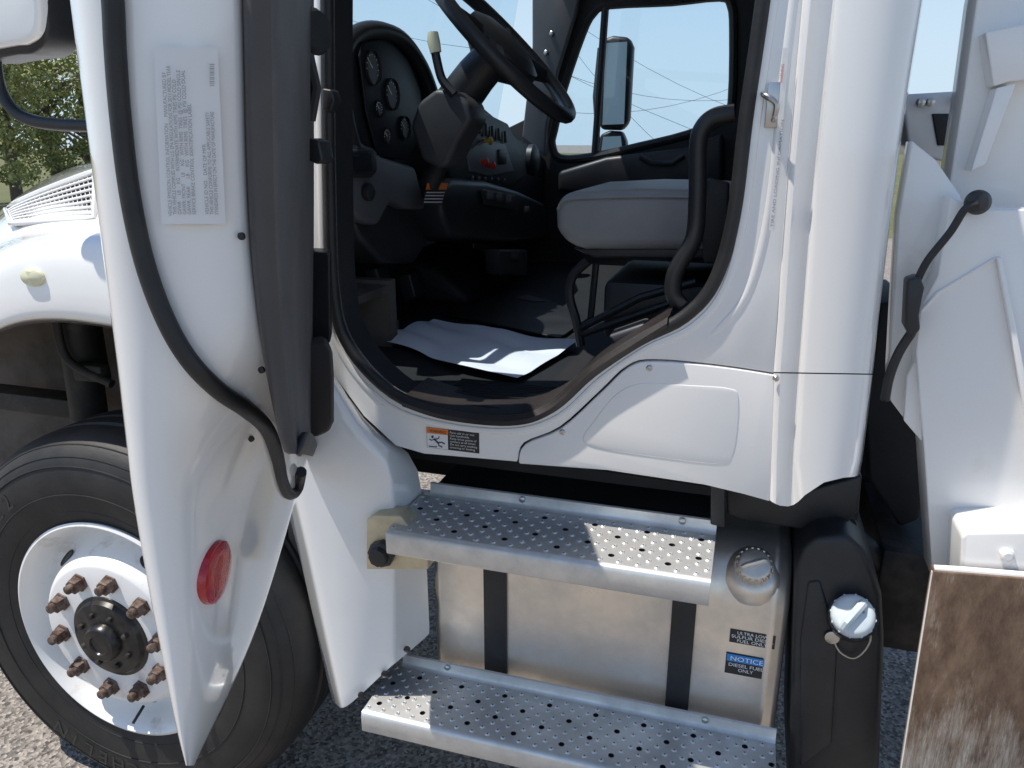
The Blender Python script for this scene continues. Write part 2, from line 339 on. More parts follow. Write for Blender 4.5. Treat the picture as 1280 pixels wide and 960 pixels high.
b=B(); prism(b,PXl([(428,182),(455,178),(480,196),(520,208),(534,262),(512,262),(490,252),(474,282),(450,276),(428,246)],DX+.04),(-.05,0,0),w=.014); dl=obj('lower_dash_panel',b,'dgrey',dash)
b=B(); prism(b,PXl([(437,188),(466,184),(472,190),(472,216),(466,222),(440,222)],DX+.055),(-.02,0,0),w=.006); v=obj('air_vent',b,'blk',dl)
b=B()
prism(b,PXl([(443,195),(464,191),(465,214),(445,215)],DX+.06),(-.006,0,0)); obj('vent_opening',b,'lens',v)
b=B(); lathe(b,[(.02,0),(.02,.012),(.014,.016)],PX(458,240,DX+.045),(1,0,0),18); obj('light_switch',b,'blk',dl)
b=B(); prism(b,PXl([(556,210),(560,170),(575,146),(604,138),(636,154),(652,190),(657,222),(640,234),(600,232),(566,226)],DX+.06),(-.08,0,0),w=.012); cs=obj('centre_console',b,'mgrey',dash)
b=B(); prism(b,PXl([(584,190),(606,174),(632,180),(643,214),(612,220),(588,214)],DX+.065),(-.01,0,0),w=.003)
obj('switch_panel',b,'panel',cs)
for a,c,m_ in ((601,203,'redk'),(610,207,'redk'),(606,176,'yel')):
    b=B(); lathe(b,[(.006,0),(.006,.014),(.013,.016),(.013,.022),(.008,.025)],PX(a,c,DX+.065),(1,0,0),16); obj('control_knob',b,m_,cs)
for i in range(7):
    b=B(); box(b,PX(584+i*8,153+i*3.0,DX+.068),(.008,.022,.04),.003); obj('rocker_switch',b,'blk',cs)
for i in range(6):
    b=B(); box(b,PX(590+i*8,224+i*.6,DX+.068),(.008,.02,.02),.003); obj('rocker_switch',b,'blk',cs)
b=B(); box(b,PX(628,196,DX+.068),(.004,.09,.05),.002); obj('radio_display',b,'lens',cs)
b=B(); prism(b,PXl([(552,236),(566,222),(610,226),(648,238),(682,254),(686,298),(640,304),(568,300),(556,270)],DX+.09),(-.14,0,0),w=.02); lc=obj('lower_console',b,'blk',dash)
b=B(); prism(b,PXl([(600,236),(642,244),(642,262),(604,256)],DX+.094),(.006,0,0),w=.003)
obj('climate_panel',b,'mgrey',lc)
for a,c in ((610,244),(622,246),(634,249),(656,262)):
    b=B(); lathe(b,[(.014,0),(.012,.018)],PX(a,c,DX+.10),(1,0,0),16); obj('climate_knob',b,'dgrey',lc)
b=B(); lathe(b,[(.06,0),(.06,.02),(.045,.03)],PX(662,200,DX+.04),(1,0,0),24); obj('air_vent',b,'blk',dash)
b=B(); sheet(b,PXl([(534,229),(560,229),(553,256),(527,256)],DX+.102)); wl=obj('warning_label',b,'ink',dash)
b=B(); sheet(b,PXl([(534,229),(560,229),(558,237),(532,237)],DX+.105)); obj('label_heading',b,'org',wl)
b=B()
for k in range(4):
    y0=240+k*4; sheet(b,PXl([(533-k,y0),(556-k,y0),(555.6-k,y0+1.2),(532.6-k,y0+1.2)],DX+.105))
obj('label_text',b,'lab',wl)
# steering column + wheel
b=B(); prism(b,Pl([(512,158),(522,128),(545,110),(568,114),(586,128),(590,150),(572,178),(560,206),(548,212),(526,200)],.50),(0,.12,0),w=.02,seg=4); co=obj('steering_column',b,'mgrey',truck)
b=B(); tube(b,Pl([(562,140),(595,95),(626,60)],.62),[.055,.05,.045],16); obj('column_shroud',b,'blk',co)
b=B(); tube(b,Pl([(552,196),(536,232)],.60),.026,10); obj('column_shaft',b,'blk2',co)
b=B(); tube(b,cr(Pl([(568,118),(553,100),(546,75),(543,58)],.5),5),.011,8); obj('stalk',b,'blk',co)
b=B(); tube(b,Pl([(545,66),(542,52),(541,40)],.5),[.013,.015,.012],10); obj('stalk_tip',b,'cream',co)
wc=P(630,58,.72); u1=Vector((.70,0,-.72)).normalized(); u2=Vector((0,1,0)); nn=u1.cross(u2)
if nn.z<0: nn=-nn
sw=empty('steering_wheel',wc,truck)
b=B(); tube(b,[wc+(u1*math.cos(t)+u2*math.sin(t))*.235 for t in [2*math.pi*k/48 for k in range(48)]],.019,12,True); obj('wheel_rim',b,'blk',sw)
b=B(); lathe(b,[(.05,-.07),(.09,-.045),(.115,-.015),(.11,.008),(.08,.022),(.03,.026)],wc,nn,24); obj('hub_pad',b,'blk',sw)
for t in (20,160,200,340):
    t=R(t); d=(u1*math.sin(t)+u2*math.cos(t)); b=B(); tube(b,[wc+d*.06-nn*.02,wc+d*.15-nn*.008,wc+d*.232],[.036,.028,.018],8,flat=.6); obj('spoke',b,'blk',sw)
b=B(); prism(b,Pl([(455,338),(470,334),(482,372),(466,378)],.62),(0,.07,0),w=.006); obj('pedal',b,'blk',truck)
b=B(); prism(b,Pl([(495,345),(512,342),(520,372),(504,378)],.85),(0,.08,0),w=.006); obj('pedal',b,'blk',truck)
b=B(); prism(b,[Vector((-1.24,1.1,1.12)),Vector((-1.24,1.1,1.30)),Vector((-1.0,1.1,1.24)),Vector((-.9,1.1,1.16)),Vector((-.88,1.1,1.12))],(0,.5,0),w=.03); obj('engine_tunnel',b,'blk2',truck)
b=B(); prism(b,PXl([(625,312),(660,312),(660,345),(628,345)],-.8),(-.06,0,0),w=.01); lathe(b,[(.02,0),(.02,.03)],PX(640,320,-.8),(1,0,0),14); obj('heater_control',b,'mgrey',truck)
# --- seat
seat=empty('driver_seat',(-.1,.7,1.13),truck)
b=B(); prism(b,Pl([(693,262),(696,247),(715,240),(800,236),(885,238),(960,243),(960,314),(730,313),(704,304),(694,285)],.40),(0,.50,0),w=.030,seg=5); cu_=obj('cushion',b,'vinyl',seat,smooth=60)
b=B(); tube(b,cr(Pl([(697,262),(704,251),(725,248),(800,246),(885,247),(960,250)],.398),4),.0028,6); obj('cushion_seam',b,'vinyl',cu_)
b=B(); box(b,P(905,262,.42)+Vector((.10,.25,.25)),(.12,.5,.7),.05,seg=4); obj('backrest',b,'vinyl',seat)
b=B(); prism(b,Pl([(715,310),(740,322),(930,326),(930,310)],.42),(0,.46,0),w=.006)
for yy in (.42,.84): tube(b,cr(Pl([(735,326),(716,345),(712,370),(720,400),(726,432)],yy),5),.011,8)
tube(b,Pl([(722,412),(800,372),(870,352)],.42),.009,8); tube(b,Pl([(745,330),(738,400)],.44),.008,8); tube(b,Pl([(728,418),(840,378)],.40),.008,8)
box(b,P(850,375,.6),(.32,.35,.14),.02)
obj('seat_frame',b,'blk',seat)
b=B(); tube(b,cr(Pl([(918,142),(895,146),(880,158),(873,180),(872,240),(868,295),(852,325),(843,345),(842,368),(852,382)],.19),6),.0165,12); obj('grab_handle',b,'blk',truck)
b=B(); prism(b,Pl([(884,222),(912,228),(910,300),(898,330),(880,330),(876,290)],.30),(0,.02,0),w=.006); obj('seat_belt',b,'rub',truck)
b=B(); prism(b,Pl([(760,420),(805,404),(812,412),(770,432)],.2),(0,.06,0),w=.006); obj('sill_bracket',b,'dgrey',truck)
# --- loose things
b=B(); g=[]
cor=[PZ(466,428,1.128),PZ(540,405,1.128),PZ(726,430,1.128),PZ(650,476,1.128)]
N=22
for i in range(N+1):
    r=[]
    for j in range(N+1):
        u,v=i/N,j/N
        p=(cor[0]*(1-u)+cor[1]*u)*(1-v)+(cor[3]*(1-u)+cor[2]*u)*v
        p=p.copy(); p.z=1.133+.012*abs(math.sin(7*u+2*v)*math.sin(5*v+1))+.008*math.sin(11*v+3*u)*u; p.x+=.018*math.sin(6*v)*(1-u); p.y+=.018*math.sin(5*v+1)-.02*math.sin(math.pi*v)*(1-u); r.append(p)
    g.append(r)
loft(b,g); pp=obj('floor_paper',b,'paper',smooth=80); tag(pp,'white paper floor protector lying on the dark cab floor','paper mat')
b=B(); cm=[PZ(560,395,1.124),PZ(700,425,1.124),PZ(735,400,1.124),PZ(660,365,1.124),PZ(580,360,1.124)]
prism(b,cm,(0,0,.007),w=.002); fm=obj('floor_mat',b,'rub'); tag(fm,'black rubber floor mat behind the white paper in the cab','floor mat')
b=B(); sheet(b,[PZ(645,372,1.134),PZ(660,368,1.134),PZ(682,376,1.134),PZ(668,377,1.134)]); q=obj('folded_leaflet',b,'dgrey'); tag(q,'small grey folded leaflet on the black rubber floor mat','leaflet')
# ================= OPEN DOOR =================
door=empty('open_door',P(395,500,.08),truck); door['label']='open white driver door with grey trim and red reflector'
DR=[(-80,81,303,-.600),(0,90,306,-.600),(100,101,308,-.600),(200,113,310,-.600),(300,125,314,-.600),(400,137,326,-.598),(460,145,340,-.57),(510,150,356,-.48),(560,156,370,-.34),(600,160,374,-.24),(640,166,366,-.22),(700,177,349,-.30),(760,188,331,-.38),(820,201,309,-.46),(880,213,281,-.54),(925,223,258,-.60),(957,232,243,-.64)]
def drow(py):
    for i in range(len(DR)-1):
        if DR[i][0]<=py<=DR[i+1][0] or i==len(DR)-2:
            t=(py-DR[i][0])/(DR[i+1][0]-DR[i][0]); return [DR[i][k]*(1-t)+DR[i+1][k]*t for k in (1,2,3)]
def doorY(px,py):
    a,C,yc=drow(py); f=max(0,min(1,(px-a)/(C-a))); return -.662+(yc+.662)*f**2.4
rows=[]
for py,a,C,yc in DR:
    z=P(a,py,-.658).z; w=C-a
    k=max(0,min(1,(py-560)/260)); br=P(C-5,py,yc+.05)
    hinge=Vector((-.968,.02,z)) if py<=560 else Vector((-.968,.02,z)).lerp(Vector((br.x-.02,br.y+.02,z)),.25+.75*k)
    hinge.z=z
    mid=Vector((-.69,-.61,z)) if py<900 else P(a+2,py,-.64)
    row=[hinge,mid,P(a+w*.005,py,-.648)]
    for f in (.02,.08,.18,.32,.5,.68,.84,.94,1.0):
        row.append(P(a+w*f,py,doorY(a+w*f,py)-(.004 if .05<f<.3 else 0)))
    if py<=460: row+=[P(C+4,py,yc+.05),P(385,py,.05)]
    else:
        q=P(C-1,py,yc+.015); row+=[q,P(C-4,py,yc+.04)] if py>600 else [P(C+2,py,yc+.05),P(384,py,.0)]
    rows.append(row)
b=B(); loft(b,rows); ds=obj('door_shell',b,'white',door,sub=2)
rows=[]
Rr=[(-80,302,394),(0,305,394),(100,307,394),(200,309,394),(300,313,394),(380,321,393),(450,331,392),(510,343,391),(555,352,391),(578,362,390)]
for py,L,Rx in Rr:
    rows.append([P(L-2,py,-.597),P(L,py,-.612),P(L+8,py,-.616),P(L+(Rx-L)*.42,py,-.60),P(L+(Rx-L)*.50,py,-.575),P(L+(Rx-L)*.70,py,-.46),P(L+(Rx-L)*.92,py,-.15),P(Rx,py,.02),P(Rx-3,py,.05)])
rows.append([p+Vector((-.02,.06,.012)) for p in rows[-1]])
b=B(); g=loft(b,rows)
for f in b.faces:
    ix=sum(1 for v in f.verts for r in g for kk in (0,1,2,3) if v==r[kk])
    if ix>=3: f.material_index=1
obj('door_trim',b,['trim','trimd'],door,sub=1)
b=B(); ss=[(133,-80),(141,0),(144,60),(150,140),(162,240),(180,325),(205,395),(235,448),(272,487),(308,512),(333,535),(346,570),(352,600),(361,617),(371,612),(376,590)]
ss=cr([(a,c,0) for a,c in ss],6); n=len(ss)
tube(b,[P(v.x,v.y,doorY(v.x,v.y)-.008) for v in ss],[.0100]*n,10)
obj('door_seal',b,'rub',door)
def dp(px,py,o=.006): return P(px,py,doorY(px,py)-o)
b=B(); gr=[]
for i in range(9):
    px=192+(272-192)*i/8; gr.append([dp(px+10*k/6,60+(280-60)*k/6 ,.007) for k in range(7)])
loft(b,gr); lb=obj('certification_label',b,'lab',door)
lines=[("VEHICLE EMISSION CONTROL INFORMATION     MANUFACTURED BY",206,90,270),("THIS VEHICLE COMPLIES WITH U.S. EPA REGULATIONS FOR 2013 MODEL YEAR",212,82,268),("GVWR     LB     KG     INTERMEDIATE WITH RIMS TIRES PSI COLD",218,100,268),("GAWR: FRONT     LB     KG   WITH RIMS  TIRES  @ PSI COLD SINGLE",224,88,268),("GAWR: REAR      LB     KG   WITH RIMS  TIRES  @ PSI COLD DUAL",230,88,268),("SERVICE BRAKE CONTROL IDENTIFICATION LABEL",236,130,268),("VEHICLE ID NO.   DATE OF MFR",252,180,268),("THIS VEHICLE CONFORMS TO ALL APPLICABLE SAFETY",258,140,268),("STANDARDS IN EFFECT ON THE DATE OF MANUFACTURE",264,140,268)]
b=B()
for t,px,y1,y0 in lines:
    q0=dp(px+(y0-60)*.045,y0,.009); q1=dp(px+(y1-60)*.045,y1,.009)
    textmesh(b,t,.0048,q0,q1-q0,dp(190,170)-dp(250,170),lift=.0012,fit=(q1-q0).length)
obj('label_text',b,'inkg',lb)
b=B()
for k in range(12): 
    w=.6+.9*random.random(); yy=80+k*2.4; sheet(b,[dp(262,yy,.0095),dp(268,yy,.0095),dp(268,yy+w,.0095),dp(262,yy+w,.0095)])
obj('barcode',b,'inkg',lb)
rc=P(272,715,doorY(272,715)-.003)
e1=dp(285,715,0)-dp(262,715,0); e2=dp(272,690,0)-dp(272,740,0); n0=e1.cross(e2).normalized()
if n0.dot(CAM-rc)<0: n0=-n0
b=B(); bb=B(); lathe(bb,[(.0,.0045),(.013,.0044),(.0225,.0042),(.0258,.002),(.0268,-.008)],(0,0,0),(0,0,1),40,caps=(False,False))
u=Vector((0,0,1)); u=(u-n0*u.dot(n0)).normalized(); w_=u.cross(n0)
vh=(P(272,681,rc.y)-P(272,749,rc.y)).length/2/.0268
rgt=Vector((c_,s_,0)); wsc=(20/F*(rc-CAM).dot(Vector((-s_*cp,c_*cp,-sp))))/max(.2,abs(w_.dot(rgt)))/.0268
wsc=min(wsc,1.6)
mt=Matrix(((w_.x*wsc,u.x*vh,n0.x,rc.x),(w_.y*wsc,u.y*vh,n0.y,rc.y),(w_.z*wsc,u.z*vh,n0.z,rc.z),(0,0,0,1)))
bmesh.ops.transform(bb,matrix=mt,verts=bb.verts); merge(b,bb); obj('red_reflector',b,'red',door)
for a,c in ((315,548),(328,462),(303,295)):
    b=B(); lathe(b,[(.004,0),(.004,-.003),(.002,-.004)],P(a,c,doorY(a,c)-.006),(0,1,0),12); obj('plug',b,'rub',door)
b=B(); prism(b,Pl([(386,315),(412,316),(413,430),(386,432)],-.02),(-.03,.06,0),w=.006); obj('map_pocket',b,'blk',door)
b=B(); prism(b,Pl([(372,432),(408,428),(416,438),(418,470),(418,528),(412,541),(398,547),(372,550)],-.10),(-.035,.05,0),w=.011,seg=4); obj('armrest_end',b,'trimd',door)
b=B(); lathe(b,[(.03,0),(.036,.01),(.03,.02)],P(388,40,-.1),(1,-.2,0),20); obj('inside_handle',b,'blk',door)
b=B(); prism(b,Pl([(384,172),(398,176),(403,200),(396,206),(384,200)],-.15),(0,.04,0),w=.004); tube(b,Pl([(386,70),(395,110),(388,150)],-.12),.009,8); obj('grab_handle',b,'blk',door)
b=B(); prism(b,Pl([(402,110),(414,112),(418,126),(412,140),(402,138)],.075),(0,.03,0),w=.004); obj('door_check',b,'blk',door)
# ================= FENDER / HOOD =================
b=B()
rows=[[(150,196,1.2),(90,206,1.2),(40,232,1.2),(0,262,1.2),(-70,330,1.1),(-140,420,1.0)],
[(150,198,.5),(90,209,.42),(40,236,.36),(0,268,.32),(-70,335,.3),(-140,430,.3)],
[(150,240,.22),(90,246,.21),(40,262,.2),(0,286,.2),(-70,345,.2),(-140,440,.2)],
[(150,283,.17),(90,286,.16),(40,292,.15),(0,302,.15),(-70,355,.15),(-140,450,.15)],
[(150,290,.07),(90,291,.06),(40,297,.05),(0,308,.05),(-70,360,.05),(-140,460,.05)],
[(150,305,.02),(90,306,.01),(40,312,.0),(0,322,.0),(-70,372,.0),(-140,470,.0)],
[(150,345,0),(90,345,-.01),(40,348,-.01),(0,358,-.01),(-70,400,-.01),(-140,490,0)],
[(150,403,-.012),(90,392,-.018),(40,392,-.02),(0,402,-.02),(-60,440,-.02),(-120,520,-.01)],
[(151,411,-.005),(90,400,-.012),(40,400,-.012),(0,410,-.012),(-57,447,-.012),(-117,525,0)],
[(152,412,.10),(90,403,.10),(40,403,.10),(0,413,.10),(-55,450,.10),(-115,528,.1)]]
loft(b,[[P(300,r[0][1]+ (0 if i<7 else 25),r[0][2])]+[P(*q) for q in r] for i,r in enumerate(rows)])
hood=obj('hood_and_fender',b,'white',truck,sub=2)
def gp(u,v,o=0):
    top=P(8+u*112,262-48*u**.8,.30-.02*u-o); bot=P(14+u*104,279-6*u,.185-.0*u-o); return top.lerp(bot,v)
b=B(); fr=[gp(i/12,0,.012) for i in range(13)]+[gp(1,k/5,.012) for k in range(1,5)]+[gp(1-i/12,1,.012) for i in range(13)]
tube(b,fr,.008,8,True); gi=obj('hood_intake',b,'white',hood)
b=B()
for k in range(1,8): tube(b,[gp(i/12,k/8,.014) for i in range(13)],.0036,6)
for k in range(1,20): tube(b,[gp(min(1,k/20+.02*v),v/4,.011) for v in range(5)],.0012,5)
obj('intake_grille',b,'white2',gi)
b=B(); loft(b,[[gp(i/12,v/4,.006) for i in range(13)] for v in range(5)]); obj('intake_shade_sheet',b,'inshade',gi)  # solid dark sheet, paints the shade behind the grille bars
b=B(); lathe(b,[(.031,.012),(.031,-.004),(.024,-.009),(.0,-.011)],(0,0,0),(0,1,0),32,caps=(True,False))
for v in b.verts: v.co=P(41,347,-.012)+Vector((v.co.x,v.co.y,v.co.z*.62))
obj('side_marker_lamp',b,'amber',hood)
b=B()
rows=[[(250,400,.08),(300,405,0),(360,430,0),(405,460,.03),(414,462,.09)],
[(322,500,.08),(340,500,0),(392,515,0),(448,536,.03),(456,530,.11)],
[(336,548,.08),(352,550,0),(406,554,0),(476,562,.03),(495,553,.14)],
[(347,595,.08),(362,598,0),(420,596,0),(492,592,.03),(526,576,.16)],
[(372,680,.08),(385,690,0),(435,680,-.002),(494,670,.03),(532,668,.16)],
[(393,780,.08),(404,785,0),(445,775,-.002),(494,762,.03),(535,745,.16)],
[(415,875,.08),(426,885,.0),(449,870,.0),(493,829,.03),(537,792,.16)]]
R1=[]
for r in rows:
    r2=[P(*r[0]),P(r[1][0]-2,r[1][1],r[1][2]+.02),P(*r[1]),P(r[1][0]+6,r[1][1]-1,r[1][2]-.004),P(*r[2]),P(r[3][0]-6,r[3][1]+(r[2][1]-r[3][1])*.1,r[3][2]-.003),P(*r[3]),P(r[3][0]+3,r[3][1]-2,r[3][2]+.015),P(*r[4])]
    R1.append(r2)
R1.append([v+Vector((0,.002,-.002)) for v in R1[-1]])
loft(b,R1); fs=obj('fender_skirt',b,'white',truck,sub=1)
for a,c,yy in ((509,811,.06),(481,842,.02),(452,868,-.004)):
    b=B(); lathe(b,[(.008,0),(.008,-.004),(.004,-.006)],P(a,c,yy-.002),(-.2,1,0),14); obj('rivet',b,'hub',fs)
b=B(); box(b,(-2.2,.55,.80),(2.6,.04,1.0)); box(b,(-.98,.42,.75),(.03,.6,.8)); box(b,(-1.9,.36,1.28),(2.0,.4,.02)); obj('inner_wheel_well',b,'well',truck)
b=B(); tube(b,Pl([(95,400),(112,520)],.35),.05,14); box(b,P(110,440,.42),(.10,.06,.2),.02); tube(b,cr(Pl([(70,400),(85,450),(140,480)],.28),4),.012)
box(b,P(115,465,.30),(.10,.04,.05),.01); box(b,P(40,500,.40),(.5,.08,.06),.01)
obj('front_suspension',b,'axle',truck)
b=B(); box(b,(.3,.95,.70),(4.4,.09,.25),.01); box(b,(.3,1.75,.70),(4.4,.09,.25),.01); box(b,(-.42,.70,.99),(1.04,.9,.12)); 
obj('chassis_frame',b,'blk2',truck)
b=B(); box(b,(-.38,.34,1.02),(.86,.1,.10),.01); tube(b,[Vector((-.7,.25,.98)),Vector((.05,.25,.96))],.012); box(b,(-.335,.44,.872),(.63,.46,.03),.006); obj('bracket_and_shade_cover',b,'blk2',truck)  # last box: black cover added over the tank top to paint its shadow
b=B(); prism(b,Pl([(888,606),(906,610),(906,660),(888,656)],.14),(0,.03,0),w=.003); obj('step_hanger',b,'blk',truck)
# ================= FRONT WHEEL =================
wcen=P(147,789,0.0); wh=empty('front_wheel',wcen,truck)
AX=Vector((0,1,0))
b=B()
tp=[(.292,.02),(.300,.002),(.315,-.004),(.345,-.012),(.39,-.020),(.43,-.020),(.465,-.012),(.487,.004),(.503,.022),(.513,.040),(.520,.062),(.522,.09),(.515,.095),(.515,.105),(.522,.11),(.522,.15),(.515,.155),(.515,.165),(.521,.17),(.520,.22),(.51,.26),(.48,.29),(.42,.31),(.33,.30),(.292,.27)]
lathe(b,tp,wcen,AX,96,caps=(False,False)); ty=obj('tyre',b,'tyre',wh,smooth=35)
b=B()
for rr,hh in ((.335,-.009),(.455,-.016),(.476,-.005),(.384,-.0195),(.499,.017)): tube(b,[wcen+AX*hh+Vector((math.cos(t),0,math.sin(t)))*rr for t in [2*math.pi*k/96 for k in range(96)]],.0018,6,True)
obj('sidewall_ribs',b,'tyre',ty)
def arctext(txt,r,a0,step,size,h):
    b=B()
    for i,ch in enumerate(txt):
        a=R(a0-step*i); d=Vector((math.cos(a),0,math.sin(a))); x=Vector((math.sin(a),0,-math.cos(a)))
        if ch!=' ': textmesh(b,ch,size,wcen+d*r+AX*h,x,d,align='CENTER',lift=.002)
    obj('tyre_lettering',b,'tyret',ty)
arctext("MICHELIN",.398,-78,6.6,.062,-.0195); arctext("XZE2",.398,150,7.5,.062,-.0195); arctext("275/80R22.5",.40,196,3.6,.028,-.0195)
b=B()
rp_=[(.302,.004),(.306,-.008),(.298,-.012),(.290,-.006),(.283,.012),(.272,.035),(.262,.06),(.250,.066),(.238,.055),(.226,.030),(.214,.005),(.205,-.010),(.198,-.018),(.190,-.021),(.085,-.021)]
lathe(b,rp_,wcen,AX,96,caps=(False,False)); rim=obj('rim',b,'rimw',wh,smooth=45)
for k in range(5):
    t=R(132+72*k); d=Vector((math.cos(t),0,math.sin(t))); tg=Vector((-math.sin(t),0,math.cos(t)))
    nrm=(d*.78-AX*.60).normalized(); tv=nrm.cross(tg)
    c0=wcen+d*.226+AX*.028+nrm*.0015
    b=B(); vs=[b.verts.new(c0+tg*math.cos(q)*.030+tv*math.sin(q)*.016) for q in [2*math.pi*i/24 for i in range(24)]]; b.faces.new(vs)
    tube(b,[v.co.copy() for v in vs],.002,6,True); obj('hand_hole',b,'ink',rim)
b=B(); lathe(b,[(.114,-.015),(.112,-.024),(.104,-.026),(.098,-.036),(.080,-.040),(.050,-.042),(.047,-.058),(.042,-.063),(.026,-.064),(.024,-.060),(.0,-.060)],wcen,AX,48,caps=(True,False)); hub=obj('hub',b,'hub',wh)
for k in range(8):
    t=R(22+45*k); d=Vector((math.cos(t),0,math.sin(t))); b=B(); lathe(b,[(.008,-.038),(.008,-.048),(.005,-.050)],wcen+d*.072,AX,6); obj('hub_bolt',b,'axle',hub)
for k in range(10):
    t=R(8+36*k); d=Vector((math.cos(t),0,math.sin(t))); c0=wcen+d*.157
    b=B(); lathe(b,[(.025,-.02),(.025,-.025),(.020,-.027),(.020,-.044),(.017,-.047)],c0,AX,6); lathe(b,[(.0115,-.045),(.0115,-.060),(.009,-.062)],c0,AX,12); obj('lug_nut',b,'nut',wh)
b=B(); tube(b,[wcen+Vector((.02,.02,-.24)),wcen+Vector((.03,-.03,-.25))],.004,8); obj('valve_stem',b,'blk',wh)
# ================= STEPS =================
def tread(bm,x0,x1,y0,y1,z,cs):
    nx=int(round((x1-x0)/cs)); ny=int(round((y1-y0)/cs)); dx=(x1-x0)/nx; dy=(y1-y0)/ny
    oct_=[(-1,-1),(0,-1),(1,-1),(1,0),(1,1),(0,1),(-1,1),(-1,0)]
    gv={}
    def gvx(i,j):
        if (i,j) not in gv: gv[(i,j)]=bm.verts.new((x0+i*dx/2,y0+j*dy/2,z))
        return gv[(i,j)]
    for i in range(nx):
        for j in range(ny):
            cx=x0+(i+.5)*dx; cy=y0+(j+.5)*dy
            out=[gvx(2*i+1+a,2*j+1+c) for a,c in oct_]
            big=(i%6==1 and j%4==1) or (i%6==4 and j%4==3)
            small=(i+j)%2==0
            if not big and not small:
                bm.faces.new(out); continue
            r1,h1,r2,h2,r3,h3=(.0076,0,.0066,.0002,.0062,-.008) if big else (.0066,0,.0040,.0024,.0018,.0018)
            A=[math.atan2(c,a) for a,c in oct_]
            rings=[[bm.verts.new((cx+math.cos(t)*r,cy+math.sin(t)*r,z+h)) for t in A] for r,h in ((r1,h1),(r2,h2),(r3,h3))]
            prev=out
            for ri,rg in enumerate(rings):
                for k in range(8):
                    f=bm.faces.new((prev[k],prev[(k+1)%8],rg[(k+1)%8],rg[k]))
                    if ri==2 and big: f.material_index=1
                prev=rg
            f=bm.faces.new(prev); f.material_index=1
def step(par,x0,x1,z,y0,y1,bolts):
    st=empty('cab_step',((x0+x1)/2,(y0+y1)/2,z),par)
    b=B(); tread(b,x0,x1,y0+.012,y1-.008,z,.0178); t_=obj('step_tread',b,['galv','ink'],st,smooth=30)
    b=B()
    def sec(x): 
        pts=[(y0+.012,z),(y0+.006,z-.001),(y0+.002,z-.005),(y0,z-.011),(y0,z-.048),(y0+.003,z-.052),(y0+.02,z-.052)]
        return [Vector((x,a,c)) for a,c in pts]
    loft(b,[sec(x0),sec(x1)])
    def secb(x):
        pts=[(y1-.008,z),(y1-.003,z+.003),(y1,z+.008),(y1+.002,z+.026),(y1+.006,z+.028),(y1+.006,z-.01)]
        return [Vector((x,a,c)) for a,c in pts]
    loft(b,[secb(x0+.02),secb(x1)])
    for x in (x0,x1):
        s=1 if x==x0 else -1
        prism(b,[Vector((x,y0+.004,z-.004)),Vector((x,y1,z-.001)),Vector((x,y1,z-.03)),Vector((x,y0+.03,z-.05)),Vector((x,y0+.004,z-.05))],(s*.004,0,0))
    obj('step_frame',b,'galv',st)
    for bx in bolts:
        b=B(); lathe(b,[(.007,0),(.007,-.004),(.004,-.006)],Vector((bx,y1-.0,z+.018)),AX,12); obj('bolt',b,'steel',st)
step(truck,-.655,-.012,.895,-.038,.150,(-.42,-.08))
step(truck,-.737,.147,.434,-.045,.135,(-.6,0))
b=B(); prism(b,Pl([(458,650),(468,644),(500,645),(535,690),(535,712),(458,712)],-.005),(0,.05,0),w=.003); br=obj('step_bracket',b,'zinc',truck)
b=B(); lathe(b,[(.028,.02),(.030,-.006),(.022,-.010),(.020,-.022),(.010,-.024)],P(477,692,-.015),AX,8); obj('bracket_cap',b,'blk',br)
# ================= FUEL TANK =================
tank=empty('fuel_tank',(-.25,.45,.27),truck)
TX0,TX1,TY0,TY1,TZ0,TZ1=-.652,.150,.17,.72,.27,.845
def sect(off,r,x):
    pts=[]
    for (cy,cz,a0) in ((TY0+r,TZ1-r,180),(TY1-r,TZ1-r,90),(TY1-r,TZ0+r,0),(TY0+r,TZ0+r,270)):
        for k in range(9):
            a=R(a0-k*90/8)
            pts.append(Vector((x,cy+math.cos(a)*(r+off),cz+math.sin(a)*(r+off))))
    return pts
b=B(); rows=[sect(-.05,.13,TX0-.0),sect(-.02,.13,TX0+.004),sect(-.005,.13,TX0+.012),sect(0,.13,TX0+.025)]
for k in range(1,8): rows.append(sect(0,.13,TX0+(TX1-TX0)*k/8))
rows+=[sect(0,.13,TX1-.044),sect(.004,.13,TX1-.040),sect(.004,.13,TX1-.032),sect(0,.13,TX1-.028),sect(-.004,.13,TX1-.016),sect(-.014,.13,TX1-.006),sect(-.05,.13,TX1)]
g=loft(b,rows,closed=True); b.faces.new(g[0]); b.faces.new(g[-1]); obj('tank_body',b,'alu',tank,smooth=50)
for a0,a1,pyy in ((606,634,780),(838,868,790)):
    xa=P(a0,pyy,TY0).x; xb=P(a1,pyy,TY0).x
    b=B(); loft(b,[sect(.001,.13,xa),sect(.006,.13,xa),sect(.007,.13,xa+.004),sect(.007,.13,xb-.004),sect(.006,.13,xb),sect(.001,.13,xb)],closed=True); obj('tank_strap',b,'blk',tank)
ca=(Vector((0,-.66,.75))).normalized()
cc=Vector((P(940,722,TY0+.045).x,TY0+.13-.13*.78,TZ1-.13+.13*.62))
b=B(); lathe(b,[(.066,-.030),(.060,-.008),(.050,.004),(.038,.010)],cc,ca,40); lathe(b,[(.032,.008),(.036,.014),(.036,.036),(.033,.042),(.028,.045),(.0,.045)],cc,ca,40,caps=(True,False))
fc=obj('filler_cap',b,'alu',tank)
e1=Vector((1,0,0)); e2=ca.cross(e1)
b=B()
for k in range(18):
    d=e1*math.cos(R(20*k))+e2*math.sin(R(20*k)); tube(b,[cc+d*.036+ca*.014,cc+d*.0365+ca*.036,cc+d*.033+ca*.042],.0026,5)
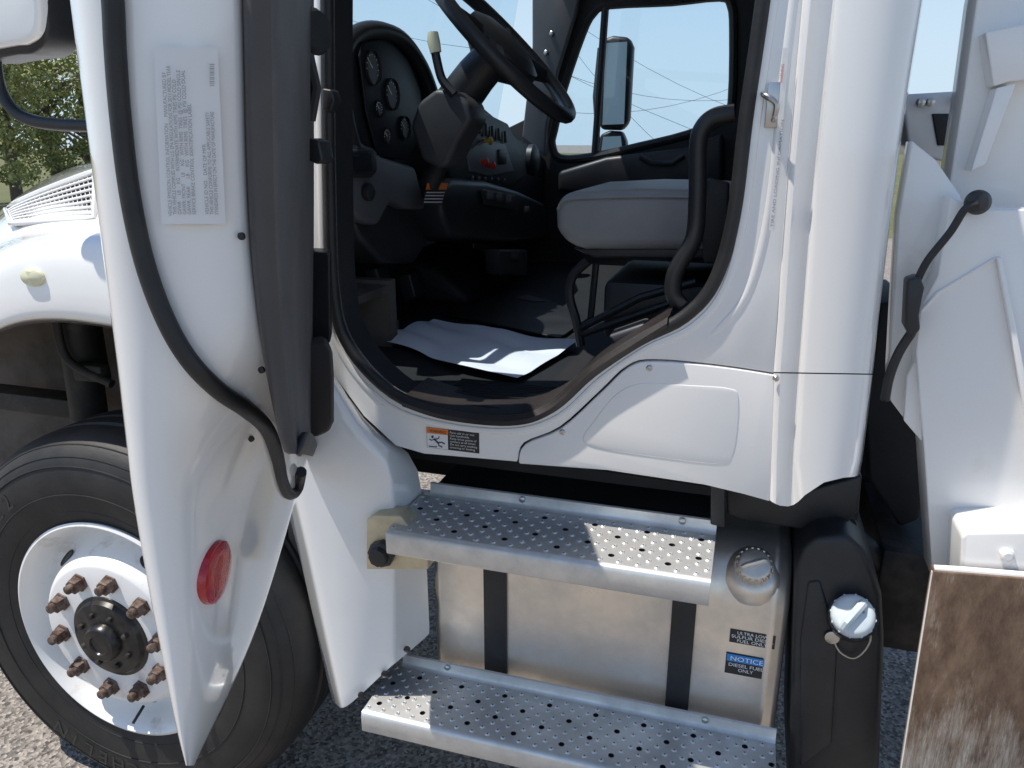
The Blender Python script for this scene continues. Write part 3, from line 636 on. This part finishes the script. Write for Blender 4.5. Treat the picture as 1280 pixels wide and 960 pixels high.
d=e1*math.cos(R(25))+e2*math.sin(R(25)); tube(b,[cc+ca*.044-d*.024,cc+ca*.050-d*.017,cc+ca*.050+d*.017,cc+ca*.044+d*.024],.006,8)
obj('cap_grip',b,'alu',fc)
LY=TY0-.0015
def lab(px0,py0,px1,py1,m_,par,y=LY,name='fuel_label'):
    a=P(px0,py0,y); c=P(px1,py1,y); b=B(); prism(b,[Vector((a.x,y,a.z)),Vector((c.x,y,a.z)),Vector((c.x,y,c.z)),Vector((a.x,y,c.z))],(0,.001,0)); return obj(name,b,m_,par),a,c
l1,a,c=lab(913,786,968,812,'ink',tank)
b=B(); w=c.x-a.x; h=a.z-c.z
for k,t in enumerate(("ULTRA LOW","SULFUR DIESEL","FUEL ONLY")): textmesh(b,t,h*.33,Vector(((a.x+c.x)/2,LY,a.z-h*(.31+.30*k))),(1,0,0),(0,0,1),'CENTER',fit=w*(.68,.92,.66)[k])
obj('label_text',b,'wt',l1)
l2,a,c=lab(908,815,957,850,'ink',tank)
b=B(); w=c.x-a.x; h=a.z-c.z
for k,t in enumerate(("DIESEL FUEL","ONLY")): textmesh(b,t,h*.22,Vector(((a.x+c.x)/2,LY,a.z-h*(.62+.22*k))),(1,0,0),(0,0,1),'CENTER',fit=w*(.84,.36)[k])
textmesh(b,"NOTICE",h*.30,Vector(((a.x+c.x)/2,LY-.002,a.z-h*.31)),(1,0,0),(0,0,1),'CENTER',fit=w*.78)
obj('label_text',b,'wt',l2)
b=B(); prism(b,[Vector((a.x+.002,LY-.0015,a.z-.002)),Vector((c.x-.002,LY-.0015,a.z-.002)),Vector((c.x-.002,LY-.0015,a.z-h*.38)),Vector((a.x+.002,LY-.0015,a.z-h*.38))],(0,.001,0)); obj('label_heading',b,'blue',l2)
CYL=CY-.0015
wl,a,c=lab(533,534,599,567,'ink',cabside,CYL,'warning_label')
w=c.x-a.x; h=a.z-c.z
b=B()
for k,t in enumerate(("Face cab in or out","Use handholds","Keep three points of","contact at all times","Do not carry anything","entering or leaving")):
    textmesh(b,t,h*.145,Vector((a.x+w*.45,CYL,a.z-h*(.17+.145*k))),(1,0,0),(0,0,1),fit=w*(.46,.36,.5,.48,.51,.47)[k])
obj('label_text',b,'lab',wl)
b=B(); y=CYL-.001; prism(b,[Vector((a.x,y,a.z)),Vector((a.x+w*.42,y,a.z)),Vector((a.x+w*.42,y,a.z-h*.26)),Vector((a.x,y,a.z-h*.26))],(0,.0006,0)); obj('label_heading',b,'org',wl)
b=B(); prism(b,[Vector((a.x+.001,y,a.z-h*.27)),Vector((a.x+w*.41,y,a.z-h*.27)),Vector((a.x+w*.41,y,c.z+.001)),Vector((a.x+.001,y,c.z+.001))],(0,.0006,0)); pg=obj('pictogram_field',b,'wt',wl)
b=B(); o_=Vector((a.x,y-.0008,c.z))
def L(u,v): return o_+Vector((u*w*.4,0,v*h*.72))
# falling figure: head, torso leaning back, two arms up, legs kicking, step line
lathe(b,[(.0026,0),(.0026,-.001)],L(.30,.80),AX,12)
tube(b,[L(.36,.68),L(.56,.42)],.0017,6); tube(b,[L(.40,.64),L(.58,.72),L(.62,.86)],.0010,6); tube(b,[L(.38,.64),L(.24,.54),L(.14,.62)],.0010,6)
tube(b,[L(.56,.42),L(.74,.50),L(.88,.40)],.0012,6); tube(b,[L(.56,.42),L(.60,.24),L(.76,.16)],.0012,6); tube(b,[L(.10,.12),L(.48,.12),L(.48,.20)],.0009,6)
textmesh(b,"WARNING",h*.20,Vector((a.x+w*.06,y,a.z-h*.21)),(1,0,0),(0,0,1),lift=.0008,fit=w*.32)
obj('pictogram',b,'ink',pg)
# ================= DEF TANK =================
b=B(); dfp=Pl([(994,712),(1003,686),(1018,672),(1058,668),(1080,688),(1094,718),(1103,745),(1106,800),(1098,1010),(985,1010),(990,800)],.16)
prism(b,dfp,(0,.34,0),w=.014,seg=3); prism(b,Pl([(1010,728),(1025,726),(1036,760),(1048,800),(1040,930),(1000,960),(1000,800)],.155),(0,.02,0),w=.006); dt=obj('fluid_tank',b,'blk',truck)
ax2=Vector((-.12,-.80,.58)).normalized()
b=B(); cx=P(1066,770,.13); lathe(b,[(.048,-.04),(.045,-.014)],cx,ax2,32); obj('filler_neck',b,'hub',dt)
b=B()
lathe(b,[(.039,-.016),(.041,-.010),(.040,.016),(.037,.023),(.030,.027),(.0,.027)],cx,ax2,36,caps=(True,False))
e1=ax2.cross(Vector((0,0,1))).normalized(); e2=ax2.cross(e1)
for k in range(12):
    d=e1*math.cos(R(30*k))+e2*math.sin(R(30*k)); tube(b,[cx+d*.0400-ax2*.010,cx+d*.0392+ax2*.016],.0026,6)
d=(e1*.5+e2*.87).normalized(); tube(b,[cx-d*.030+ax2*.026,cx-d*.02+ax2*.036,cx+d*.02+ax2*.036,cx+d*.030+ax2*.026],.0085,8)
fcp=obj('filler_cap',b,'bcap',dt)
b=B(); tube(b,cr([P(1080,765,.11),P(1088,800,.13),P(1070,822,.15),P(1050,815,.15),P(1040,795,.15)],6),.0022,6); lathe(b,[(.014,0),(.014,-.004),(.007,-.006)],P(1040,796,.152),AX,16); obj('cap_chain',b,'steel',fcp)
b=B(); prism(b,Pl([(908,600),(985,620),(1040,604),(1078,594),(1074,640),(1060,655),(1010,664),(930,652),(908,644)],.24),(0,.3,0),w=.008); obj('air_filter_housing',b,'blk',truck)
for px in (1042,1055,1066):
    b=B(); tube(b,cr(Pl([(px,590),(px+3,630),(px-2,680)],.3),4),.008,8); obj('hose',b,'rub',truck)
b=B(); lathe(b,[(.018,0),(.018,-.02)],P(1058,650,.28),AX,8); obj('hose_fitting',b,'rub',truck)
# ================= REAR EQUIPMENT =================
eq=empty('lift_frame',(.6,.4,0),truck); eq['label']='white steel lifting frame behind the cab'
b=B(); prism(b,Pl([(1126,118),(1230,112),(1230,215),(1150,195),(1135,182)],.75),(0,.3,0),w=.008); q=obj('cross_member',b,'white2',eq)
b=B(); prism(b,Pl([(1165,142),(1194,142),(1194,182),(1172,182)],.745),(0,.01,0),w=.003); obj('slot',b,'ink',q)
for a,c in ((1150,124),(1162,124),(1194,120)):
    b=B(); lathe(b,[(.01,0),(.01,-.012),(.006,-.014)],P(a,c+4,.74),AX,8); obj('bolt',b,'steel',q)
b=B(); prism(b,Pl([(1236,-80),(1330,-80),(1330,330),(1240,300),(1192,262),(1186,236),(1206,110),(1221,0)],.34),(0,.10,0),w=.004); q=obj('upright_post',b,'white2',eq)
b=B(); prism(b,Pl([(1246,110),(1270,104),(1232,205),(1214,214)],.29),(0,.055,0),w=.002); obj('gusset',b,'white2',eq)
b=B(); prism(b,Pl([(1232,40),(1330,20),(1330,92),(1262,102),(1242,108)],.29),(0,.06,0),w=.003); obj('top_plate',b,'white2',eq)
b=B(); prism(b,Pl([(1140,176),(1170,200),(1200,244),(1214,300),(1195,440),(1190,560),(1152,552),(1114,502),(1112,470),(1117,380),(1124,270)],.24),(0,.06,0),w=.003); obj('bracket_plate',b,'white2',eq)
b=B(); prism(b,Pl([(1150,440),(1163,456),(1168,552),(1152,552),(1130,526),(1134,470)],.20),(0,.012,0),w=.002); obj('lower_gusset',b,'white2',eq)
b=B(); prism(b,Pl([(1188,246),(1230,262),(1330,262),(1330,760),(1166,726),(1155,560),(1145,440),(1150,385),(1172,345)],.18),(0,.09,0),w=.003,seg=3); leg=obj('outer_arm',b,'white2',eq)
b=B(); tube(b,Pl([(1152,388),(1172,366),(1246,322)],.178),.003,6); obj('weld_bead',b,'white2',leg)
b=B(); prism(b,Pl([(1246,322),(1253,322),(1300,560),(1300,664),(1290,664),(1290,560)],.165),(0,.016,0),w=.002); obj('fold_edge',b,'white2',leg)
b=B(); prism(b,Pl([(1202,672),(1208,666),(1330,664),(1330,760),(1198,760)],.08),(0,.12,0),w=.005); q=obj('pivot_box',b,'white2',eq)
b=B(); lathe(b,[(.012,0),(.012,-.008),(.007,-.012)],P(1258,692,.08),AX,6); obj('bolt',b,'white2',q)
b=B(); prism(b,Pl([(1167,714),(1340,728),(1340,1060),(1120,1060),(1128,960)],.05),(0,.025,0),w=.002); pl=obj('wear_plate',b,'rust',eq)
b=B(); tube(b,Pl([(1167,714),(1200,716),(1260,721),(1340,728)],.062),.013,8,flat=.7); tube(b,Pl([(1167,714),(1148,830),(1128,960),(1120,1060)],.058),.004,6); obj('plate_edge',b,'white2',pl)
b=B(); tube(b,cr(Pl([(1222,254),(1206,262),(1188,290),(1160,325),(1147,350)],.14),6),.0065,8); cb=obj('cable',b,'rub',eq)
b=B(); tube(b,cr(Pl([(1140,415),(1124,440),(1112,470),(1106,500)],.16),6),.0085,8); obj('cable',b,'rub',eq)
b=B(); lathe(b,[(.019,.02),(.020,-.004),(.015,-.012),(.0,-.014)],P(1222,253,.15),Vector((.2,1,-.1)),24,caps=(True,False)); obj('plug_socket',b,'blk',cb)
b=B(); prism(b,Pl([(1134,350),(1150,345),(1156,360),(1149,395),(1151,412),(1140,425),(1131,408)],.13),(0,.04,0),w=.005); cbk=obj('connector_block',b,'blk',cb)
b=B(); box(b,(.50,.66,.62),(.28,.4,.26),.01); tube(b,[Vector((.3,.5,.75)),Vector((.6,.5,.5))],.03); obj('frame_bracket',b,'axle',truck)
b=B(); prism(b,Pl([(1098,380),(1135,375),(1165,560),(1150,650),(1125,660),(1085,600),(1080,510)],.55),(0,.3,0),w=.01); obj('hydraulic_tank',b,'blk2',truck)
b=B(); rc=Vector((2.35,.0,.52)); lathe(b,[(.28,.1),(.3,.02),(.40,.0),(.49,.02),(.52,.06),(.52,.24),(.48,.28),(.3,.28)],rc,AX,64,caps=(False,False)); obj('rear_tyre',b,'tyre',truck)
# mirrors
dm=empty('side_mirror',P(40,100,-.05),truck)
mo=cr([(a,c,0) for a,c in [(-60,-60),(48,-62),(54,0),(57,30),(53,52),(40,65),(20,68),(-60,66)]],4,True)
b=B(); prism(b,[P(v.x,v.y,-.055) for v in mo],(0,.09,0),w=.012,seg=3); obj('mirror_bezel',b,'blk',dm)
mo=cr([(a,c,0) for a,c in [(-60,-60),(40,-62),(46,0),(47,28),(43,44),(32,53),(16,56),(-60,56)]],4,True)
b=B(); prism(b,[P(v.x,v.y,-.070) for v in mo],(0,.03,0),w=.010,seg=4); obj('mirror_housing',b,'white',dm)
b=B(); tube(b,cr(Pl([(-8,60),(-2,105),(14,135),(38,150),(75,156),(130,158)],-.02),6),.0125,10); obj('mirror_arm',b,'blk',dm)
pm=empty('side_mirror',P(768,170,2.4),truck)
b=B(); prism(b,Pl([(754,48),(766,44),(786,46),(791,58),(786,152),(777,163),(750,162),(747,140)],2.45),(0,.08,0),w=.02); obj('mirror_housing',b,'blk',pm)
b=B(); prism(b,Pl([(750,168),(762,163),(777,164),(783,178),(781,195),(746,197)],2.45),(0,.08,0),w=.015); obj('convex_mirror_housing',b,'blk',pm)
b=B(); sheet(b,Pl([(757,54),(784,52),(780,155),(753,156)],2.44)); obj('mirror_lens',b,'mirb',pm)
b=B(); sheet(b,Pl([(754,171),(776,170),(778,191),(751,192)],2.44)); obj('mirror_lens',b,'mirb',pm)
b=B(); tube(b,Pl([(750,60),(744,120),(748,190)],2.47),.012,8); obj('mirror_arm',b,'blk',pm)
# ================= SETTING =================
b=B(); N=40
g=[[Vector((-200+400*i/N,-120+520*j/N,0)) for i in range(N+1)] for j in range(N+1)]
loft(b,g); gd=obj('ground',b,'asph'); gd['kind']='structure'
b=B(); sheet(b,[Vector((-150,14,.004)),Vector((150,14,.004)),Vector((150,120,.004)),Vector((-150,120,.004))]); gg=obj('grass_verge',b,'grass'); gg['kind']='structure'
def tree(c,h,r,lf,label,seed,nl=5200):
    rnd=random.Random(seed); c=Vector(c)
    t=empty('tree',c); tag(t,label,'tree')
    b=B(); tube(b,[c,c+Vector((.1,0,h*.35)),c+Vector((0,.1,h*.8))],[.16,.12,.04],8)
    for k in range(16):
        a=rnd.random()*6.28; z0=h*(.2+.5*rnd.random()); e=c+Vector((math.cos(a)*r*.8,math.sin(a)*r*.8,z0+h*.25*rnd.random()+.3)); tube(b,[c+Vector((0,0,z0)),(c+Vector((0,0,z0))).lerp(e,.5)+Vector((0,0,.2)),e],[.05,.035,.012],5)
    obj('trunk',b,'bark',t)
    cl=[(c+Vector((rnd.uniform(-1,1)*r,rnd.uniform(-1,1)*r,h*(.16+.80*rnd.random()))),r*rnd.uniform(.16,.40)) for k in range(40)]
    b=B()
    for k in range(nl):
        cc_,rr=cl[rnd.randrange(len(cl))]
        d=Vector((rnd.gauss(0,1),rnd.gauss(0,1),rnd.gauss(0,1))).normalized()*rr*(rnd.random()**.45)
        p=cc_+d
        if (p-c).z>h: continue
        s=rnd.uniform(.03,.07); a=Vector((rnd.gauss(0,1),rnd.gauss(0,1),rnd.gauss(0,1))).normalized(); e=a.orthogonal().normalized()
        f=b.faces.new([b.verts.new(p+a*s),b.verts.new(p+e*s*.6),b.verts.new(p-a*s),b.verts.new(p-e*s*.6)]); f.material_index=0 if rnd.random()<.6 else 1
    obj('crown',b,lf,t)
def tp_(px,dist):
    d=ray(px,177); d.z=0; d.normalize(); p=CAM+d*dist; p.z=0; return p
tree(tp_(-60,24),5.2,1.9,['leafa','leafb'],'pale green leafy tree at the left edge, behind the hood',1,6500)
tree(tp_(8,25),4.9,1.7,['leafa','leafb'],'rounded yellow green tree seen under the mirror arm',2,9500)
tree(tp_(62,27),4.4,1.6,['leafb','leafa'],'darker green tree between the mirror arm and the open door',3,9500)
tree(tp_(105,28),4.0,1.6,['leafa','leafb'],'low pale tree partly hidden by the open door edge',4,6500)
wl_=[((470,-40,40),(1000,210,40)),((640,-30,40),(960,150,45)),((700,90,40),(960,118,45)),((700,140,40),(960,90,45)),((660,-20,42),(860,210,42)),((400,10,42),(700,60,42))]
wls=['overhead wire sloping steeply across the windshield and passenger window','overhead wire from roof corner down across the window','overhead wire running nearly level through the middle of the passenger window','overhead wire rising to the right in the passenger window','overhead wire crossing the window corner by the mirror','overhead wire in the windshield above the dashboard']
for k,(a,c) in enumerate(wl_):
    d=ray(a[0],a[1])*a[2]; e=ray(c[0],c[1])*c[2]; p0=CAM+d; p1=CAM+e
    b=B(); tube(b,[p0.lerp(p1,t/8)-Vector((0,0,.8*4*(t/8)*(1-t/8))) for t in range(9)],.011,5); o=obj('overhead_wire',b,'wire'); tag(o,wls[k],'wire')
# ================= LIGHT / CAMERA =================
w=bpy.data.worlds.new('World'); sc.world=w; w.use_nodes=True; nt=w.node_tree; bg=nt.nodes['Background']
sky=nt.nodes.new('ShaderNodeTexSky'); sky.sky_type='NISHITA'; sky.sun_disc=False
sd=Vector((-.34,-.115,0)); el=R(66); az=math.atan2(sd.x,sd.y)
sky.sun_elevation=el; sky.sun_rotation=az; sky.air_density=1.0; sky.dust_density=.3; sky.ozone_density=1.5
tc=nt.nodes.new('ShaderNodeTexCoord'); sx=nt.nodes.new('ShaderNodeSeparateXYZ'); nt.links.new(tc.outputs['Generated'],sx.inputs[0])
mr=nt.nodes.new('ShaderNodeMapRange'); mr.interpolation_type='SMOOTHSTEP'; mr.inputs['From Min'].default_value=0; mr.inputs['From Max'].default_value=.5; mr.inputs['To Min'].default_value=.95; mr.inputs['To Max'].default_value=0
nt.links.new(sx.outputs['Z'],mr.inputs[0])
mx=nt.nodes.new('ShaderNodeMixRGB'); mx.inputs[2].default_value=(4.1,5.2,6.2,1); nt.links.new(mr.outputs[0],mx.inputs[0]); nt.links.new(sky.outputs[0],mx.inputs[1])
nt.links.new(mx.outputs[0],bg.inputs[0]); bg.inputs[1].default_value=.15
sl=bpy.data.lights.new('sun','SUN'); sl.energy=5; sl.angle=R(.5); sl.color=(1,.94,.85)
so=bpy.data.objects.new('sun',sl); col.objects.link(so)
dv=Vector((math.sin(az)*math.cos(el),math.cos(az)*math.cos(el),math.sin(el)))
so.rotation_euler=dv.to_track_quat('Z','Y').to_euler(); so.location=(2,-3,6)
cd=bpy.data.cameras.new('camera'); cd.lens=27; cd.sensor_width=36; cd.clip_start=.02; cd.clip_end=2000
co_=bpy.data.objects.new('camera',cd); col.objects.link(co_); co_.location=CAM; co_.rotation_euler=(R(90)-PT,0,TH)
sc.camera=co_
sc.view_settings.view_transform='Standard'; sc.view_settings.look='None'; sc.view_settings.exposure=0
